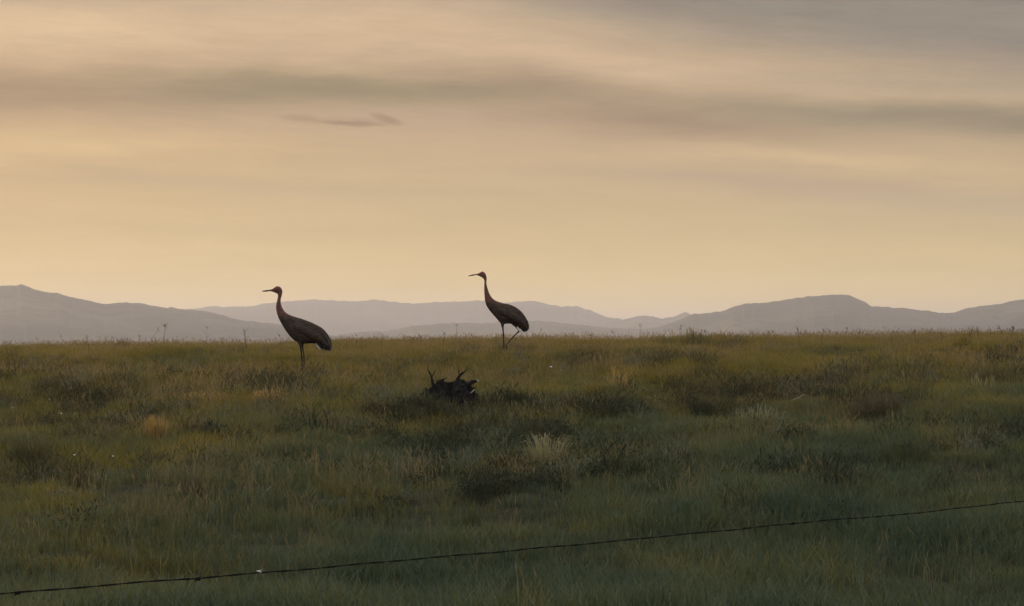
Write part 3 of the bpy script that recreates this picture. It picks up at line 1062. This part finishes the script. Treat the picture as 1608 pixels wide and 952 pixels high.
def tuft(px, row, wpx, hpx, m_, n, lean, label, seed, hw=.0042):
    hpx, n = hpx * 1.25, int(n * 1.5)
    p = foot(px, row)
    s = p.y / F
    rr = random.Random(seed)
    b = TB()
    for i in range(n):
        x_ = max(-.55, min(.55, rr.gauss(0, .27))) * wpx * s
        y_ = max(-.45, min(.45, rr.gauss(0, .2))) * wpx * s
        h = hpx * s * rr.uniform(.45, 1.1) * math.exp(-(x_ / (wpx * s * .7)) ** 2)
        th = math.atan2(y_, x_) + rr.gauss(0, .9)
        L_ = lean * h * rr.uniform(.2, 1)
        ux, uy = math.cos(th), math.sin(th)
        z0 = gz(p.x + x_, p.y + y_) - p.z - .02
        ww = hw * rr.uniform(.6, 1.4)
        b.blade([(x_, y_, z0), (x_ + ux * L_ * .2, y_ + uy * L_ * .2, z0 + h * .5), (x_ + ux * L_ * .6, y_ + uy * L_ * .6, z0 + h * .85), (x_ + ux * L_, y_ + uy * L_, z0 + h * (1 - .25 * lean))],
                (ww, ww * .9, ww * .6, ww * .1), (-uy + rr.uniform(-.4, .4), ux, 0))
    o = link('grass_tuft', b.mesh('grass_tuft', False), m_, loc=p)
    tag(o, label, 'grass tuft')


tuft(858, 742, 62, 58, straw2, 170, .9, 'pale bleached tuft of splayed dry grass right of centre, below the stump', 1)
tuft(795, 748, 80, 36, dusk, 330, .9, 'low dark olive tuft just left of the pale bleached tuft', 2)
tuft(244, 694, 46, 42, gold, 110, .5, 'upright tan tuft of dry grass below the golden patches at the left', 3)
tuft(308, 642, 80, 26, gold, 260, .6, 'left one of two low golden tufts under the nearer crane', 4)
tuft(425, 640, 60, 28, gold, 200, .6, 'right one of two low golden tufts under the nearer crane', 5)
tuft(1190, 672, 95, 34, straw2, 150, .8, 'wide yellowish leafy tuft at the right, left of the brown tussock', 6)
tuft(1378, 664, 100, 46, brown, 420, 1.0, 'rounded brown tussock like a low dome at the right', 7)
tuft(45, 735, 80, 52, olive, 190, .5, 'tall grey green tuft near the left edge', 8)
tuft(972, 622, 44, 46, gold, 40, .9, 'few reddish curved dry stems right of the stump', 9)
tuft(742, 845, 34, 52, olive, 60, .3, 'upright narrow green tuft in the foreground under the pale bleached tuft', 10)
tuft(915, 925, 40, 44, olive, 60, .3, 'upright green tuft below the wire at the bottom centre', 11)
tuft(820, 905, 24, 46, olive, 40, .25, 'thin green tuft directly beneath the wire at the bottom centre', 12)
tuft(305, 790, 46, 46, brown, 70, .25, 'thin brownish upright tuft above the left part of the wire', 13)
tuft(1540, 622, 56, 34, straw2, 44, .6, 'sparse pale stems at the right edge of the field', 14)
tuft(1120, 748, 90, 36, olive, 130, .9, 'spreading dark green tuft above the wire at centre right', 15)
tuft(1420, 735, 90, 40, olive, 110, .6, 'dusky green tuft below the brown tussock', 16)
tuft(648, 650, 70, 26, dusk, 260, .7, 'tuft coloured dark as if shaded, at the left foot of the dark stump', 17)
tuft(790, 646, 90, 28, dusk, 380, .8, 'tuft coloured dark as if shaded, at the right foot of the dark stump', 18)
tuft(1090, 545, 50, 30, olive, 90, .6, 'bushy dark tuft on the skyline below the long right hill', 19)
tuft(474, 600, 46, 17, olive, 170, .5, 'low olive tuft around the feet of the nearer crane', 21)
tuft(1560, 615, 110, 44, olive, 300, .5, 'thick olive tuft at the right edge behind the sparse pale stems', 20)

wk = plain('dead_stalk', (.045, .035, .026), (.10, .075, .05), 60, .85, .3)
wk2 = plain('pale_stalk', (.16, .125, .085), (.26, .21, .15), 60, .85, .3)


def weed(px, toprow, lean, r, m_, twigs, label, seed, d=46.0, group='weed stalks along the skyline'):
    x_ = (px - 804) / F * d
    p = Vector((x_ - lean * .5 * .1, d, gz(x_, d)))
    topz = EYE + (HOR - toprow) / F * d
    h = max(topz - p.z, .12)
    rr = random.Random(seed)
    b = TB()
    mid = Vector((lean * h * .35 + rr.uniform(-.01, .01), 0, h * .55))
    tip = Vector((lean * h, rr.uniform(-.02, .02), h))
    r *= .75
    b.tube([(0, 0, -.03), mid, tip], [r, r * .8, r * .35], 6)
    for k_ in range(twigs):
        f = rr.uniform(.45, .95)
        q0 = mid.lerp(tip, (f - .45) / .55)
        sg = 1 if k_ % 2 else -1
        ln = h * rr.uniform(.14, .30)
        q1 = q0 + Vector((sg * ln * rr.uniform(.4, .8), rr.uniform(-.4, .4) * ln, ln * .7))
        b.tube([q0, q0.lerp(q1, .5) + Vector((0, 0, -.01)), q1], [r * .5, r * .45, r * .25], 5)
    for k_ in range(1 + twigs // 2):     # seed heads
        q0 = tip + Vector((rr.uniform(-.02, .02), rr.uniform(-.01, .01), rr.uniform(-.05, 0)))
        b.tube([q0 - Vector((0, 0, .015)), q0, q0 + Vector((lean * .02, 0, .02))], [r * .4, r * 1.3, r * .3], 6)
    o = link('weed_stalk', b.mesh('weed_stalk'), m_, loc=p)
    tag(o, label, 'weed', group)


SHORT = 'short bare weed stalk poking just above the grass at the skyline'
weed(258, 508, .05, .006, wk2, 6, 'tall branching bare weed against the left hill', 1)
weed(234, 516, .45, .005, wk2, 2, 'leaning weed stalk just left of the tall branching one', 2)
weed(325, 513, .0, .004, wk2, 3, 'thin upright weed between the tall branching one and the nearer crane', 3)
weed(387, 518, -.1, .006, wk, 3, 'dark stubby weed left of the nearer crane', 4)
weed(716, 508, .05, .0045, wk2, 2, 'thin upright weed left of the farther crane', 5)
weed(843, 516, .3, .004, wk2, 2, 'curved thin weed just right of the tail of the farther crane', 6)
weed(1005, 507, .03, .0045, wk2, 2, 'thin upright weed under the small peak of the far hills', 7)
weed(1070, 511, .0, .006, wk, 3, 'dark upright weed at the left foot of the long right hill', 8)
weed(1290, 516, .15, .006, wk, 2, 'dark weed below the summit of the long right hill', 9)
weed(1437, 518, -.1, .006, wk, 4, 'dark forked weed in the saddle of the right hills', 10)
weed(1574, 511, -.25, .009, wk, 2, 'thick dark stalk leaning left near the right edge', 11)
weed(1588, 511, .2, .007, wk, 4, 'dark forked stalk leaning right near the right edge', 12)
for i, (px, tr) in enumerate([(60, 527), (96, 525), (140, 526), (180, 527), (217, 524), (440, 524), (463, 522), (560, 526), (600, 524), (635, 526), (660, 525), (695, 522), (900, 522), (930, 524), (965, 520), (1040, 519), (1110, 517), (1150, 519),
                              (1180, 520), (1215, 518), (1255, 514), (1262, 518), (1325, 515), (1350, 519), (1373, 517), (1400, 519), (1480, 520), (1505, 518), (1536, 516), (1555, 517), (1603, 515)]):
    weed(px, tr, random.uniform(-.25, .25), random.uniform(.0035, .0055), wk if i % 3 else wk2, random.choice([1, 2, 2, 3]), SHORT, 100 + i, 46 + random.uniform(-1.5, 2), 'short weed stalks along the skyline')

petal = plain('white_petals', (.70, .68, .62), (.82, .80, .76), 60, .6, .1)
stemm = plain('flower_stem', (.07, .085, .03), (.11, .12, .05), 60, .8, .2)


def flower(px, row, size, label, seed):
    p = foot(px, row + 14)
    top_ = at(px, row, p.y)
    rr = random.Random(seed)
    root = empty('white_flower', p)
    tag(root, label, 'flower', 'white flowers dotted over the slope')
    h = top_ - p
    b = TB()
    b.tube([(0, 0, -.02), h * .5 + Vector((.006, 0, 0)), h], [.0022, .002, .0016], 5)
    link('stem', b.mesh('stem'), stemm, root)
    b = TB()
    for k_ in range(9):
        a = k_ / 9 * 6.283 + rr.uniform(-.2, .2)
        dv = Vector((math.cos(a), math.sin(a) * .8 - .2, .35 + .3 * math.sin(a)))
        sd_ = Vector((-math.sin(a), math.cos(a), 0))
        b.blade([h, h + dv * size * .5, h + dv * size], (size * .1, size * .26, size * .12), sd_)
    b.tube([h - Vector((0, 0, size * .2)), h + Vector((0, -size * .05, size * .1)), h + Vector((0, -size * .1, size * .3))], [size * .22, size * .32, size * .08], 8)
    link('flower_head', b.mesh('flower_head'), petal, root)


for i, (px, row, sz, lab) in enumerate([
        (865, 577, .024, 'larger white flower of the pair below and right of the farther crane'), (881, 583, .017, 'smaller white flower of the pair below and right of the farther crane'),
        (78, 628, .020, 'brightest white flower high on the left slope'), (20, 641, .018, 'white flower at the left edge, higher of two there'),
        (96, 650, .016, 'small white flower just below the brightest one on the left slope'), (18, 678, .021, 'white flower at the left edge, lower of two there'),
        (117, 715, .014, 'faint white flower beside the tall grey green tuft'), (178, 717, .014, 'faint white flower below the upright tan tuft'),
        (640, 628, .015, 'small white flower left of the dark stump'), (822, 650, .018, 'white flower between the dark stump and the pale bleached tuft'),
        (985, 642, .015, 'small white flower below the reddish curved stems'), (925, 733, .014, 'lone small white flower right of the pale bleached tuft')]):
    flower(px, row, sz * 1.15, lab, i)

# a pale dead twig lying in the grass at the right
p = foot(1255, 640) + Vector((0, 0, .05))
s_ = p.y / F
b = TB()
b.tube([Vector((-14, 0, 3)) * s_, Vector((-3, 1, 7)) * s_, Vector((6, 1, 12)) * s_, Vector((10, 2, 13)) * s_], [.005, .0075, .005, .002], 7)
b.tube([Vector((-3, 1, 7)) * s_, Vector((4, -3, 6)) * s_], [.005, .002], 6)
tag(link('twig', b.mesh('twig'), plain('bleached_wood', (.22, .20, .14), (.36, .33, .25), 60, .8, .4), loc=p), 'pale dead twig lying in the grass between the leafy tuft and the brown tussock', 'twig')
